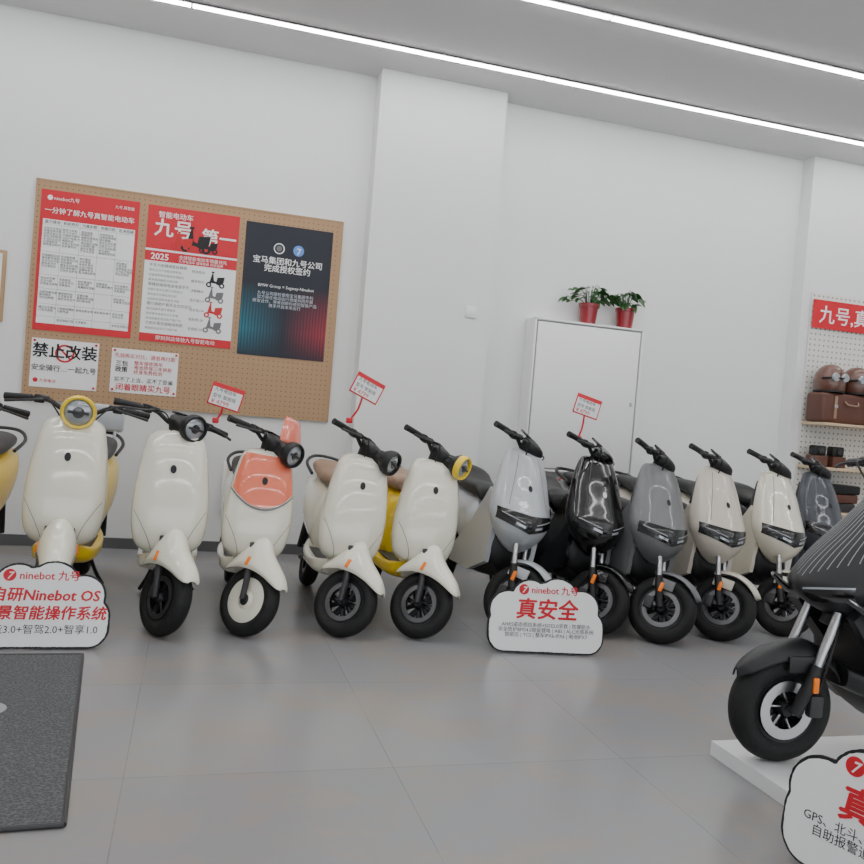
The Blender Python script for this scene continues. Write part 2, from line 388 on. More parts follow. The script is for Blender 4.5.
# ------------------------------------------------------------------ potted plants
def plant(loc,seed,spread,nl):
    rd=random.Random(seed)
    g=empty('potted_pothos',loc)
    lathe('pot',[(0.001,0.0),(0.065,0.0),(0.080,0.14),(0.085,0.145),(0.088,0.172),(0.081,0.174),(0.076,0.155),(0.001,0.15)],M_pot,g)
    lathe('soil',[(0.001,0.158),(0.077,0.156)],M_soil,g)
    vs=[];fs=[]
    for i in range(nl):
        a=rd.uniform(0,2*math.pi)
        rr=rd.uniform(0.06,spread); dx=math.cos(a)*rr; dy=-abs(math.sin(a))*rr*0.5 if rd.random()<0.6 else -abs(math.sin(a))*0.03+.01
        h=0.18+rd.uniform(0.02,0.15)*(1.15-rr/spread*0.6)-max(0,rr-0.16)*0.35
        tip=Vector((dx,dy,h))
        tube('stem_%d'%i,[(0.02*math.cos(a),0.02*math.sin(a),0.15),(dx*0.5,dy*0.5,h+0.02),tuple(tip)],0.0022,M_leaf,g,n=5,d=3)
        d=Vector((math.cos(a),-abs(math.sin(a))*0.6-0.1,rd.uniform(-0.7,0.1))).normalized(); s=d.cross(Vector((0,rd.uniform(-.4,.4),1))).normalized(); nn=s.cross(d)
        Ls=rd.uniform(0.06,0.095); b=len(vs)
        outline=[(0,0),(-0.12,0.32),(0.15,0.46),(0.5,0.36),(0.8,0.17),(1,0),(0.8,-0.17),(0.5,-0.36),(0.15,-0.46),(-0.12,-0.32)]
        mid=[(0.15,0),(0.5,0)]
        for (u,v) in outline: vs.append(tuple(tip+d*u*Ls+s*v*Ls+nn*(abs(v)*0.35-0.15*u*u)*Ls))
        for (u,v) in mid: vs.append(tuple(tip+d*u*Ls-nn*0.05*Ls))
        for q in ((0,1,2,10),(2,3,11,10),(3,4,5,11),(5,6,7,11),(7,8,10,11),(8,9,0,10)): fs.append(tuple(b+k for k in q))
    obj('leaves',vs,fs,M_leaf,g)
plant((3.16,6.495,2.072),1,0.23,36)
plant((3.51,6.495,2.072),5,0.17,28)

# ------------------------------------------------------------------ right display
d=empty('display_shelf',(5.36,6.43,0))
pp=box('peg_panel',(0,0,0),(1.8,2.5,0.016),M_pegw,d); pp.location=(0.9,0.008,1.35); pp.rotation_euler=(R(90),0,0)
for i,z in enumerate((0.6,1.0,1.40)): box('shelf_%d'%i,(0.9,-0.16,z),(1.8,0.32,0.025),M_wood,d,bev=0.003)
box('base_cabinet',(0.9,-0.16,0.25),(1.8,0.32,0.5),M_white,d,bev=0.004)
p=panel('wall_banner',(5.37,6.415,2.28)); rect('sheet',0,0,1.5,0.26,M_redp,p,0,0.004)
text('t','九号,真智能',0.07,0.065,0.175,M_paper,p,z=0.0045,bold=0.002)
def helmet(loc):
    h=empty('brown_helmet',loc)
    prof=[(0.118,0.0),(0.132,0.03),(0.137,0.09),(0.128,0.155),(0.100,0.21),(0.055,0.245),(0.001,0.256)]
    lathe('shell',prof,M_shell,h)
    lathe('rim',[(0.116,0.0),(0.134,0.0),(0.134,0.014),(0.116,0.014)],M_black,h,None,32,True)
    for s in (-1,1):
        lathe('goggle',[(0.001,0.012),(0.034,0.012),(0.042,0.0),(0.034,-0.02)],M_lensg,h,Matrix.Translation((s*0.050,-0.130,0.13))@Matrix.Rotation(R(90),4,'X'),20)
        tube('chin_strap',[(s*0.115,0,0.02),(s*0.09,-0.03,-0.0),(s*0.05,-0.06,0.004)],0.006,M_black,h)
    tube('goggle_strap',[(-0.132,-0.05,0.12),(-0.09,-0.11,0.125),(0,-0.139,0.125),(0.09,-0.11,0.125),(0.132,-0.05,0.12)],0.009,M_black,h)
helmet((5.50,6.27,1.690)); helmet((5.79,6.27,1.690))
b=empty('leather_storage_case',(5.66,6.27,1.4135))
box('body',(0,0,0.135),(0.62,0.22,0.27),M_leather,b,bev=0.03,seg=3)
for x in (-0.17,0.17):
    box('strap',(x,-0.113,0.14),(0.03,0.008,0.2),M_seatbrown,b,bev=0.003); box('buckle',(x,-0.12,0.15),(0.036,0.008,0.03),M_steel,b,bev=0.003)
tube('handle',[(-0.07,-0.108,0.2),(-0.05,-0.135,0.17),(0.05,-0.135,0.17),(0.07,-0.108,0.2)],0.008,M_seatbrown,b)
for x in (5.46,5.66):
    b=empty('phone_holder_box',(x,6.30,1.0135)); box('carton',(0,0,0.05),(0.14,0.12,0.10),M_leather,b,bev=0.003)
    box('gadget',(0,0,0.145),(0.13,0.08,0.09),M_black,b,bev=0.014); lathe('knob',[(0.001,0.02),(0.026,0.018),(0.03,0)],M_dark,b,Matrix.Translation((0.0,-0.038,0.145))@Matrix.Rotation(R(90),4,'X'),16)
b=empty('stack_of_gloves',(5.65,6.3,0.6135))
for k in range(3): box('pack_%d'%k,(0.02*k,0,0.04+0.082*k),(0.4,0.2,0.08),[M_dark,M_leather,M_black][k],b,bev=0.015)

# ------------------------------------------------------------------ scooters
def wheel(g,M,r,tw,style,name='wheel'):
    W=M@AX
    mr=tw/2; a0=mr*.86; prof=[]
    for k in range(16):
        a=2*math.pi*k/16; prof.append((r-a0+a0*math.cos(a), mr*math.sin(a)))
    lathe(name+'_tyre',prof,M_rubber,g,W,44,True)
    for s in (-1,0,1):
        lathe(name+'_groove',[(r-.0015-.006*abs(s),s*mr*.35-.002),(r+.0006-.006*abs(s),s*mr*.35-.002),(r+.0006-.006*abs(s),s*mr*.35+.002),(r-.0015-.006*abs(s),s*mr*.35+.002)],M_ink,g,W,44,True)
    ri=r-a0*1.9
    rm={'dark':M_rim,'white':M_cream,'silver':M_rim,'big':M_rim}[style]
    lathe(name+'_rim',[(ri-0.012,-mr*.66),(ri+0.008,-mr*.74),(ri+0.008,mr*.74),(ri-0.012,mr*.66)],rm,g,W,36,True)
    lathe(name+'_hub',[(0.001,-0.05),(0.02,-0.05),(0.034,-0.03),(0.034,0.03),(0.02,0.05),(0.001,0.05)],M_rim if style!='white' else M_dark,g,W,20)
    if style=='white':
        for s in (-1,1):
            lathe(name+'_cover',[(ri+.012,s*mr*.70),(ri*.85,s*mr*.95),(ri*.45,s*mr*.8),(0.03,s*mr*1.02)],M_cream,g,W,36)
    else:
        for k in range(5):
            a=2*math.pi*k/5
            for s in (-0.16,0.16):
                ca,sa=math.cos(a+s*0.3),math.sin(a+s*0.3); c2,s2=math.cos(a+s*2),math.sin(a+s*2)
                tube(name+'_spoke',[(ca*0.028,sa*0.028,0),(c2*ri*0.99,s2*ri*0.99,0)],[0.015,0.012],rm,g,W,n=6)
    if style!='white':
        ms=M_steel if style=='big' else M_steeld; k0=.62 if style=='big' else .72
        for s in ((-1,1) if style!='dark' else (-1,)):
            z=s*(mr*.80)
            lathe(name+'_brake_disc',[(ri*k0,z),(ri*.95,z),(ri*.95,z+0.003),(ri*k0,z+0.003)],ms,g,W,32,True)
            for k in range(6):
                a=2*math.pi*k/6
                tube(name+'_disc_arm',[(.03*math.cos(a),.03*math.sin(a),z),(ri*(k0+.02)*math.cos(a+.3),ri*(k0+.02)*math.sin(a+.3),z)],.004,ms if style=='big' else M_rim,g,W,n=5)
def handlebar(g,M,cy,cz,wide=0.33):
    for s in (-1,1):
        pts=[(0,cy,cz-0.01),(s*0.07,cy+0.0,cz),(s*0.14,cy+0.02,cz+0.035),(s*(wide-.12),cy+0.045,cz+0.035),(s*wide,cy+0.085,cz+0.025)]
        tube('bar',pts,0.0115,M_black,g,M,n=8,d=4)
        tube('grip',[(s*(wide-.11),cy+0.05,cz+0.034),(s*(wide-.05),cy+0.066,cz+0.030),(s*(wide+.012),cy+0.088,cz+0.024)],[0.018,0.0175,0.0185],M_black,g,M,n=10,d=3)
        box('switch_block',(s*(wide-.145),cy+0.040,cz+0.036),(0.05,0.038,0.042),M_black,g,M,bev=0.008)
        box('brake_clamp',(s*(wide-.17),cy+0.018,cz+0.042),(0.045,0.05,0.026),M_dark,g,M,bev=0.007)
        tube('brake_lever',[(s*(wide-.16),cy-0.005,cz+0.036),(s*(wide-.09),cy-0.025,cz+0.022),(s*(wide+.005),cy+0.02,cz+0.004)],[0.008,0.006,0.008],M_dark,g,M,n=7,d=4)
        tube('cable',[(s*(wide-.17),cy+0.0,cz+0.04),(s*0.13,cy-0.07,cz+0.03),(s*0.06,cy-0.05,cz-0.06),(s*0.03,cy+0.0,cz-0.12)],0.004,M_black,g,M,n=6,d=5)
def steerM(deg,rake=22):
    p=Vector((0,0.03,0.18)); ax=Vector((0,math.sin(R(rake)),math.cos(R(rake))))
    return Matrix.Translation(p)@Matrix.Rotation(R(deg),4,ax)@Matrix.Translation(-p)
def stands(g,lean,centre):
    tl=math.tan(lean)
    if centre:
        for s in (-1,1): tube('centre_stand',[(s*0.07,.86,.2),(s*0.11,.90,.09),(s*0.15,.93,0.012+s*.15*tl)],0.011,M_black,g,n=7)
        tube('centre_stand_bar',[(-0.09,.88,.15),(0.09,.88,.15)],0.009,M_black,g,n=7)
    else:
        tube('side_stand',[(0.10,.62,.24),(0.16,.64,.12),(0.21,.66,0.012+.21*tl)],0.010,M_black,g,n=7)
        box('stand_foot',(0.215,.665,0.008+.215*tl),(0.05,.03,.01),M_black,g)
def rear_half(g,body,seat,style,sporty,rr,tunnel=None):
    if not sporty:
        lofty('rear_body',[(.66,.50,.10,.16,.18),(.70,.50,.135,.22,.20),(.85,.53,.155,.20,.20),(1.05,.56,.165,.18,.17),(1.25,.62,.155,.13,.13),(1.42,.67,.12,.085,.08),(1.50,.69,.06,.04,.04)],body,g)
        lofty('seat',[(.66,.755,.09,.03,.03),(.70,.765,.125,.05,.05),(.9,.765,.135,.052,.05),(1.08,.785,.14,.055,.05),(1.3,.80,.125,.05,.05),(1.42,.79,.08,.03,.04)],seat,g)
        tube('grab_rail',[(-.13,1.22,.74),(-.15,1.42,.80),(-.08,1.54,.85),(.08,1.54,.85),(.15,1.42,.80),(.13,1.22,.74)],0.011,M_dark,g,n=8)
        box('tail_light',(0,1.505,.66),(.11,.025,.05),M_redp2,g,bev=0.01)
    else:
        lofty('rear_body',[(.62,.46,.09,.12,.12),(.68,.50,.125,.18,.18),(.85,.55,.14,.15,.18),(1.05,.62,.15,.11,.13),(1.3,.70,.13,.08,.08),(1.5,.77,.07,.04,.04),(1.56,.79,.03,.015,.015)],body,g,e=2.0)
        lofty('seat',[(.62,.67,.08,.03,.03),(.68,.72,.115,.04,.05),(.9,.735,.13,.04,.05),(1.02,.76,.14,.05,.05),(1.12,.80,.135,.055,.05),(1.4,.83,.10,.035,.05),(1.48,.83,.05,.015,.03)],seat,g)
        tube('grab_rail',[(-.11,1.25,.78),(-.13,1.45,.84),(-.07,1.55,.87),(.07,1.55,.87),(.13,1.45,.84),(.11,1.25,.78)],0.012,M_black,g,n=8)
        box('tail_light',(0,1.555,.79),(.10,.03,.03),M_redp2,g,bev=0.008)
    wheel(g,Matrix.Translation((0,1.22,rr)),rr,0.095,style,'rear_wheel')
    lofty('rear_mudguard',[(1.12,.40,.05,.02,.06),(1.25,.41,.055,.02,.05),(1.4,.36,.055,.02,.04),(1.5,.25,.05,.02,.03)],M_black,g)
    for s in (-1,1):
        tube('swingarm',[(s*.08,.84,.27),(s*.085,1.05,.22),(s*.075,1.22,rr)],[.022,.02,.018],M_black,g,n=8)
        tube('shock',[(s*.10,1.2,.25),(s*.10,1.14,.52)],.02,M_dark,g,n=10)
    lofty('floor_tunnel',[(.20,.34,.09,.03,.05),(.30,.315,.14,.03,.06),(.5,.30,.155,.03,.05),(.72,.31,.15,.035,.06),(.90,.33,.11,.04,.07)],(tunnel or body) if not sporty else M_black,g,e=4)
    box('foot_mat',(0,.50,.334),(.25,.36,.012),M_dark,g,bev=.004)
def amber(g,M,x,y,z,rot=None): box('side_reflector',(x,y,z),(.012,.022,.055),M_amber,g,M,bev=.005,rot=rot)

def retro(loc,yaw,lean,steer,body=M_cream,ring=M_black,seat=M_dark,style='dark',centre=False,big=False,chest=None,backrest=False,inner=None,low=False,sc=1.0,rear=None,wide=.33):
    g=empty('retro_electric_scooter',(loc[0],loc[1],0),(0,R(lean),R(yaw)),None,sc)
    S=steerM(steer); r=.182
    e=2.8
    if low:
        sec=[(.365,.215,.06,.03,.02),(.38,.21,.120,.065,.04),(.42,.20,.158,.095,.05),(.50,.205,.180,.112,.05),(.60,.222,.184,.115,.05),(.70,.242,.176,.108,.05),(.79,.264,.163,.10,.05),(.86,.285,.149,.09,.05),(.915,.30,.134,.075,.045),(.948,.31,.10,.055,.035),(.958,.315,.05,.03,.02)]
        hz,hy=.975,.170
    else:
        sec=[(.360,.215,.06,.03,.02),(.375,.21,.120,.065,.04),(.42,.20,.162,.095,.05),(.50,.205,.182,.112,.05),(.61,.222,.186,.115,.05),(.72,.242,.179,.108,.05),(.82,.262,.167,.10,.05),(.90,.28,.152,.09,.05),(.95,.295,.135,.07,.045),(.980,.30,.09,.05,.03),(.987,.305,.05,.03,.02)]
        hz,hy=1.012,.225
    loftz('front_apron',sec,body,g,e=e); fy=surf(sec,e)
    zt=sec[-1][0]
    sec2=[(.36,.25,.09,.02,.03),(.5,.255,.155,.03,.05),(.7,.28,.16,.03,.05),(zt-.06,.315,.12,.03,.05),(zt-.02,.325,.08,.02,.04)]
    loftz('inner_leg_shield',sec2,inner or body,g,e=3)
    decal('emblem',fy,lambda u,v:(0.015*math.sqrt(v)*math.cos(2*math.pi*u),.795+.021*math.sqrt(v)*math.sin(2*math.pi*u)),M_ink,g,.006 if chest else .003,20,3)
    if chest:
        def cf(u,v):
            k=abs(2*u-1); z0=.655+.085*k*k; z=z0+(.930-z0)*v
            return ((2*u-1)*width_at(sec,z)*.93, z)
        decal('chest_panel',fy,cf,chest,g,.004,28,14)
        decal('chest_trim',fy,lambda u,v:((2*u-1)*.166,.640+.010*v+.085*(2*u-1)**2),M_inkg,g,.006,24,2)
        rg=[]
        for j in range(7):
            t=j/6; z=hz+.045+.14*t; y=hy+.0+.06*t; ww=.100-.03*t*t
            rg.append([(ww*math.sin(a),y+.05*(1-math.cos(a)),z) for a in [R(-70+140*k/12) for k in range(13)]])
        o=loft('fly_screen',rg,M_flys,g,S,cap=False,closed=False); md=o.modifiers.new('t','SOLIDIFY'); md.thickness=.004
    for s in (-1,1):
        decal('apron_seam',fy,lambda u,v,s=s:(s*(.075+.095*v**1.5+.003*u),.385+.20*v),M_inkg,g,.0012,1,14)
    wheel(g,S@Matrix.Translation((0,0,r)),r,0.09,style,'front_wheel')
    for s in (-1,1):
        tube('fork_leg',[(s*.062,0,r),(s*.064,.03,.30),(s*.05,.10,.46)],[.015,.017,.018],M_dark,g,S,n=10)
    tube('steering_stem',[(0,.13,.44),(0,.30,.86),(0,.345,.97)],.026,M_black,g,S)
    # compact mudguard following the top of the tyre, rising to a collar round the fork
    arc=[(-.178,.300,.310,.022),(-.165,.300,.335,.046),(-.13,.310,.372,.060),(-.08,.325,.405,.070),(-.03,.333,.435,.078),(.01,.334,.468,.084),(.05,.330,.505,.088),(.09,.322,.505,.088),(.125,.310,.455,.084),(.16,.296,.395,.076),(.195,.280,.335,.060),(.21,.275,.295,.028)]
    rings=[]
    for (y,zb,ztt,w_) in cr(arc,4):
        rg=[]
        for k in range(21):
            a=math.pi*k/20; s_=max(0,math.sin(a)); rg.append((w_*math.cos(a)*(1-.15*s_), y, zb+(ztt-zb)*s_**0.8))
        rings.append(rg)
    o=loft('front_mudguard',rings,body,g,S,cap=False,closed=False)
    md=o.modifiers.new('thick','SOLIDIFY'); md.thickness=.005; md.offset=0
    for s in (-1,1): box('side_reflector',(s*.087,.05,.370),(.012,.020,.05),M_amber,g,S,bev=.005,rot=(0,R(-10*s),0))
    cy,cz=.345,(1.01 if not low else .990)
    handlebar(g,S,cy,cz,wide)
    loftz('bar_cover',[(cz-.06,.33,.05,.05,.04),(cz-.02,.31,.072,.07,.06),(cz+.015,.315,.08,.075,.06),(cz+.04,.335,.065,.06,.05),(cz+.052,.34,.04,.03,.03)],M_black,g,S,d=4)
    hr=.080 if big else .070
    tube('headlight_neck',[(0,.32,cz-.01),(0,hy+.04,hz)],[.04,.05],M_black,g,S)
    H=S@Matrix.Translation((0,hy,hz))@Matrix.Rotation(R(4),4,'X')@FW
    lathe('headlight_housing',[(0.001,-.05),(hr*.7,-.045),(hr*.97,-.015),(hr,.02),(hr*.93,.028),(hr*.8,.026)],M_black,g,H)
    lathe('headlight_ring',[(hr*.80,.020),(hr*.83,.036),(hr*.95,.038),(hr*1.05,.022),(hr*1.03,.0)],ring,g,H)
    lathe('headlight_lens',[(0.001,.034),(hr*.5,.031),(hr*.82,.020)],M_lensg,g,H)
    lathe('headlight_core',[(0.001,.038),(hr*.3,.036),(hr*.36,.030)],M_lens,g,H)
    box('headlight_badge',(0,0,.037),(hr*1.2,hr*.18,.006),M_dark,g,H,bev=.002)
    box('display',(0,.36,cz+.058),(.09,.06,.012),M_glossblk,g,S,bev=.004)
    rear_half(g,rear or body,seat,style,False,r)
    if backrest:
        for s in (-1,1): tube('backrest_post',[(s*.09,1.44,.80),(s*.09,1.47,.93)],.01,M_steel,g,n=8)
        box('backrest_pad',(0,1.465,.95),(.28,.05,.17),M_silver,g,bev=.022,seg=3)
    stands(g,R(lean),centre)
    return g

def sport(loc,yaw,lean,steer,body,lower=M_black,z0=0,seat=M_black,sc=1.0):
    g=empty('sport_electric_scooter',(loc[0],loc[1],z0),(0,R(lean),R(yaw)),None,sc)
    S=steerM(steer); r=.194; e=1.8
    sec=[(.43,.15,.03,.02,.03),(.46,.16,.080,.07,.04),(.51,.165,.130,.13,.05),(.57,.18,.168,.17,.06),(.63,.20,.188,.18,.07),(.70,.225,.186,.16,.07),(.79,.255,.170,.13,.06),(.88,.285,.150,.105,.05),(.95,.31,.128,.08,.05),(1.00,.325,.10,.055,.04),(1.015,.33,.06,.03,.02)]
    loftz('front_apron',sec,body,g,e=e); fy=surf(sec,e)
    def band(z0_,z1_,k,ww):
        return lambda u,v:((2*u-1)*ww, z0_+(z1_-z0_)*v*(1-.35*abs(2*u-1))+k*abs(2*u-1)*ww)
    decal('headlamp_lens',fy,band(.555,.655,.28,.168),M_glossblk,g,.004,24,6)
    for s in (-1,1):
        decal('led_strip',fy,lambda u,v,s=s:(s*(.035+.115*u),.598+.006*v+.28*(.035+.115*u)),M_line,g,.007,10,1)
        decal('led_block',fy,lambda u,v,s=s:(s*(.03+.05*u),.572+.014*v+.28*(.03+.05*u)),M_lensg,g,.007,6,1)
    decal('emblem',fy,lambda u,v:(0.013*math.sqrt(v)*math.cos(2*math.pi*u),.80+.017*math.sqrt(v)*math.sin(2*math.pi*u)),M_ink if body is not M_glossblk else M_steel,g,.003,20,3)
    for s in (-1,1):
        decal('apron_crease',fy,lambda u,v,s=s:(s*(.060+.055*(1-v)+.003*u),.69+.29*v),M_inkg if body is not M_glossblk else M_dark,g,.001,1,10)
    loftz('lower_cowl',[(.30,.24,.05,.04,.04),(.34,.235,.11,.06,.06),(.42,.225,.14,.06,.06),(.52,.235,.15,.05,.07),(.70,.29,.15,.03,.07),(.93,.345,.10,.02,.05)],lower,g,e=3)
    for s in (-1,1):
        vs=[(s*.15,.18,.62),(s*.186,.26,.76),(s*.195,.40,.54),(s*.185,.62,.36),(s*.18,.64,.26),(s*.175,.34,.26),(s*.150,.18,.34)]
        vs2=[(x-s*.03,y+.005,z) for x,y,z in vs]; n=len(vs)
        obj('side_wing',vs+vs2,[tuple(range(n)),tuple(range(n,2*n))]+[(i,(i+1)%n,n+(i+1)%n,n+i) for i in range(n)],body,g,None,True,30)
    wheel(g,S@Matrix.Translation((0,0,r)),r,0.10,'silver' ,'front_wheel')
    for s in (-1,1):
        tube('fork_slider',[(s*.075,0,r),(s*.078,.035,.27),(s*.075,.07,.36)],[.02,.021,.021],M_black,g,S,n=12)
        tube('fork_tube',[(s*.075,.07,.36),(s*.07,.12,.50)],.015,M_steel,g,S,n=12)
    box('brake_caliper',(-.068,.07,.20),(.03,.05,.07),M_dark,g,S,bev=.008)
    tube('steering_stem',[(0,.14,.46),(0,.30,.86),(0,.35,.98)],.026,M_black,g,S)
    def guard(a0,a1,w0,m,nm):
        rings=[]
        for k in range(15):
            t=k/14; a=R(a0+(a1-a0)*t)
            ww=w0*max(.2,math.sin(math.pi*min(1,(k+1.0)/6)/2)); rad=r+.014
            rg=[]
            for q in range(9):
                b_=math.pi*q/8; off=.018*math.sin(b_)-.012*abs(math.cos(b_))
                rg.append((ww*math.cos(b_),-math.cos(a)*(rad+off),r+math.sin(a)*(rad+off)))
            rings.append(rg)
        o=loft(nm,rings,m,g,S,cap=False,closed=False)
        md=o.modifiers.new('thick','SOLIDIFY'); md.thickness=.004; md.offset=0
    guard(35,120,.056,body,'front_mudguard')
    for s in (-1,1):
        box('mudguard_stay',(s*.060,.03,.33),(.010,.12,.06),body,g,S,bev=.004)
        amber(g,S,s*.10,.03,.30)
        tube('reflector_mount',[(s*.078,.03,.30),(s*.097,.03,.30)],.006,M_black,g,S,n=6)
    cy,cz=.35,1.01
    handlebar(g,S,cy,cz,.28)
    loftz('bar_cover',[(.975,.335,.045,.04,.04),(1.00,.32,.085,.07,.06),(1.035,.315,.098,.07,.06),(1.06,.325,.085,.055,.05),(1.085,.345,.05,.03,.03)],M_glossblk if body is M_glossblk else M_black,g,S,d=4,e=2)
    box('display',(0,.36,1.095),(.13,.085,.014),M_glossblk,g,S,bev=.004,rot=(R(25),0,0))
    rear_half(g,body,seat,'dark',True,r)
    stands(g,R(lean),abs(lean)<3)
    return g

def big_sport(loc,yaw,lean,steer,z0):
    g=empty('sport_electric_scooter',(loc[0],loc[1],z0),(0,R(lean),R(yaw)))
    S=steerM(steer,24); r=.197; body=M_matblk; e=1.6
    sec=[(.48,.34,.05,.05,.03),(.52,.31,.10,.10,.05),(.56,.27,.145,.165,.07),(.605,.24,.178,.21,.09),(.645,.23,.195,.225,.10),(.70,.25,.196,.215,.10),(.77,.285,.18,.185,.09),(.85,.335,.155,.145,.08),(.93,.38,.125,.11,.06),(1.01,.42,.09,.075,.05),(1.03,.43,.05,.03,.03)]
    loftz('front_fairing',sec,body,g,e=e,d=4); fy=surf(sec,e,4)
    for s in (-1,1):
        decal('headlamp',fy,lambda u,v,s=s:(s*(.03+.125*u),.585+.045*v+.22*(.03+.125*u)),M_glossblk,g,.004,12,4)
        decal('led_line',fy,lambda u,v,s=s:(s*(.035+.12*u),.628+.007*v+.25*(.035+.12*u)),M_lensg,g,.007,12,1)
        for k in range(8):
            decal('pinstripe',fy,lambda u,v,s=s,k=k:(s*((.010+.019*k)*(1-.45*v)+.0025*u),.680+.012*k+(.27-.012*k)*v),M_line,g,.002,1,12)
        vs=[(s*.17,.12,.56),(s*.195,.22,.68),(s*.19,.42,.84),(s*.20,.50,.60),(s*.205,.68,.42),(s*.20,.74,.24),(s*.19,.42,.16),(s*.17,.30,.24),(s*.15,.26,.40)]
        vs2=[(x-s*.05,y+.01,z) for x,y,z in vs]; n=len(vs)
        obj('side_fairing',vs+vs2,[tuple(range(n)),tuple(range(n,2*n))]+[(i,(i+1)%n,n+(i+1)%n,n+i) for i in range(n)],body,g,None,True,30)
        tube('winglet',[(s*.19,.06,.64),(s*.22,.16,.58),(s*.21,.34,.50)],[.008,.014,.010],M_glossblk,g)
    loftz('lower_cowl',[(.16,.44,.08,.06,.12),(.26,.38,.15,.10,.12),(.5,.34,.15,.06,.08),(.7,.36,.15,.04,.08),(.95,.42,.10,.03,.06)],M_black,g,e=3)
    loftz('windscreen',[(.95,.36,.11,.04,.01),(1.04,.40,.10,.04,.01),(1.12,.45,.075,.03,.008),(1.16,.475,.04,.015,.005)],M_lens,g,e=2)
    wheel(g,S@Matrix.Translation((0,0,r)),r,0.105,'big','front_wheel')
    for s in (-1,1):
        tube('fork_slider',[(s*.085,0,r),(s*.088,.04,.29),(s*.085,.075,.37)],[.021,.022,.022],M_black,g,S,n=12)
        tube('fork_tube',[(s*.085,.075,.37),(s*.08,.145,.56)],.017,M_steel,g,S,n=12)
        amber(g,S,s*.112,.055,.31); tube('reflector_mount',[(s*.088,.05,.31),(s*.112,.055,.31)],.006,M_black,g,S,n=6)
    box('brake_caliper',(.075,.085,.225),(.035,.055,.08),M_dark,g,S,bev=.01)
    tube('brake_hose',[(.08,.08,.25),(.11,.10,.40),(.06,.18,.56)],.005,M_black,g,S,n=6)
    tube('steering_stem',[(0,.16,.5),(0,.34,.9),(0,.40,1.04)],.028,M_black,g,S)
    arc=[(-.190,.325,.332,.012),(-.15,.350,.370,.045),(-.08,.385,.412,.060),(0,.405,.435,.066),(.08,.405,.44,.066),(.16,.37,.40,.058),(.21,.31,.34,.05)]
    rings=[]
    for (y,zb,ztt,w_) in cr(arc,4):
        rings.append([(w_*math.cos(math.pi*k/12),y,zb-.02*abs(math.cos(math.pi*k/12))**3+(ztt-zb)*math.sin(math.pi*k/12)) for k in range(13)])
    o=loft('front_mudguard',rings,body,g,S,cap=False,closed=False); md=o.modifiers.new('thick','SOLIDIFY'); md.thickness=.005; md.offset=0
    for s in (-1,1): box('mudguard_stay',(s*.07,.04,.37),(.012,.14,.06),body,g,S,bev=.004)
    handlebar(g,S,.40,1.06,.35)
    loftz('bar_cover',[(.97,.39,.05,.05,.04),(1.01,.37,.08,.07,.06),(1.06,.38,.08,.07,.05),(1.08,.39,.05,.04,.03)],M_black,g,S,d=4)
    rear_half(g,body,M_black,'dark',True,r)
    for s in (-1,1): tube('centre_stand',[(s*0.07,.86,.2),(s*0.11,.90,.09),(s*0.15,.93,0.012+s*.15*math.tan(R(lean)))],0.011,M_black,g,n=7)
    return g

retro((-1.20,4.38),0,1,18,body=M_yellow,inner=M_yellow,rear=M_yellow,seat=M_dark,ring=M_yellow,big=True,centre=True,sc=1.03)
retro((-.62,4.36),0,1.5,8,ring=M_yellow,big=True,centre=True,backrest=True,seat=M_dark,rear=M_yellow,sc=1.05)
retro((-.09,4.27),0,0.5,34,seat=M_dark,centre=True,sc=1.02)
retro((.30,4.28),0,6,44,style='white',chest=M_coral,seat=M_dark,low=True,sc=.98,wide=.27)
retro((.785,4.28),0,9,50,seat=M_seatbrown,inner=M_cream2,low=True,sc=.99,wide=.28)
retro((1.195,4.26),0,9,48,ring=M_yellow,seat=M_seatbrown,rear=M_yellow,low=True,sc=.99,wide=.28)
sport((1.77,4.34),2,10,42,M_silver,sc=1.03)
sport((2.28,4.34),0,7.5,42,M_glossblk,sc=1.01)
sport((2.61,4.18),0,8,48,M_grey)
sport((3.06,4.24),0,8,40,M_sand)
sport((3.58,4.34),0,8.5,34,M_cream2)
sport((4.14,4.60),0,8,34,M_navy)
big_sport((2.10,2.50),-90,2,-4,0.055)

slab('display_podium',1.965,4.2,1.15,2.68,0.001,0.055,M_pod)

# ------------------------------------------------------------------ price tags
def price_tag(loc,zbar,tilt,dx=-.02):
    g=empty('price_tag',loc)
    fr=empty('card_frame',(0,0,0),(R(90),0,0),g)
    K=Matrix.Rotation(R(-tilt),4,'Z')
    box('card_red',(0,0,0),(.175,.125,.004),M_redp,fr,K,bev=.0015)
    box('card_white',(0,-.008,.003),(.160,.092,.002),M_paper,fr,K)
    for i in range(3):
        t=text('line_%d'%i,['九号电动车','型号 智能版','¥ 4799'][i],0,0,.024 if i<2 else .034,M_ink if i<2 else M_redp,fr,z=.0045)
        v=K@Vector((-.07,.018-.034*i,0)); t.location=(v.x,v.y,.0045); t.rotation_euler=(0,0,R(-tilt))
    v=K@Vector((0,-.062,0))
    tube('stem',[(v.x,0.002,v.y),(v.x*0.5+dx/2,0.01,(v.y+zbar)/2),(v.x+dx,0.02,zbar)],.006,M_redp,g,n=8)
    box('clip',(v.x+dx,.02,zbar),(.035,.03,.03),M_redp,g,bev=.006)
price_tag((.155,4.60,1.20),-.13,14,-.03)
price_tag((.925,4.62,1.315),-.19,24,-.06)
price_tag((2.335,4.70,1.325),-.20,14,-.02)

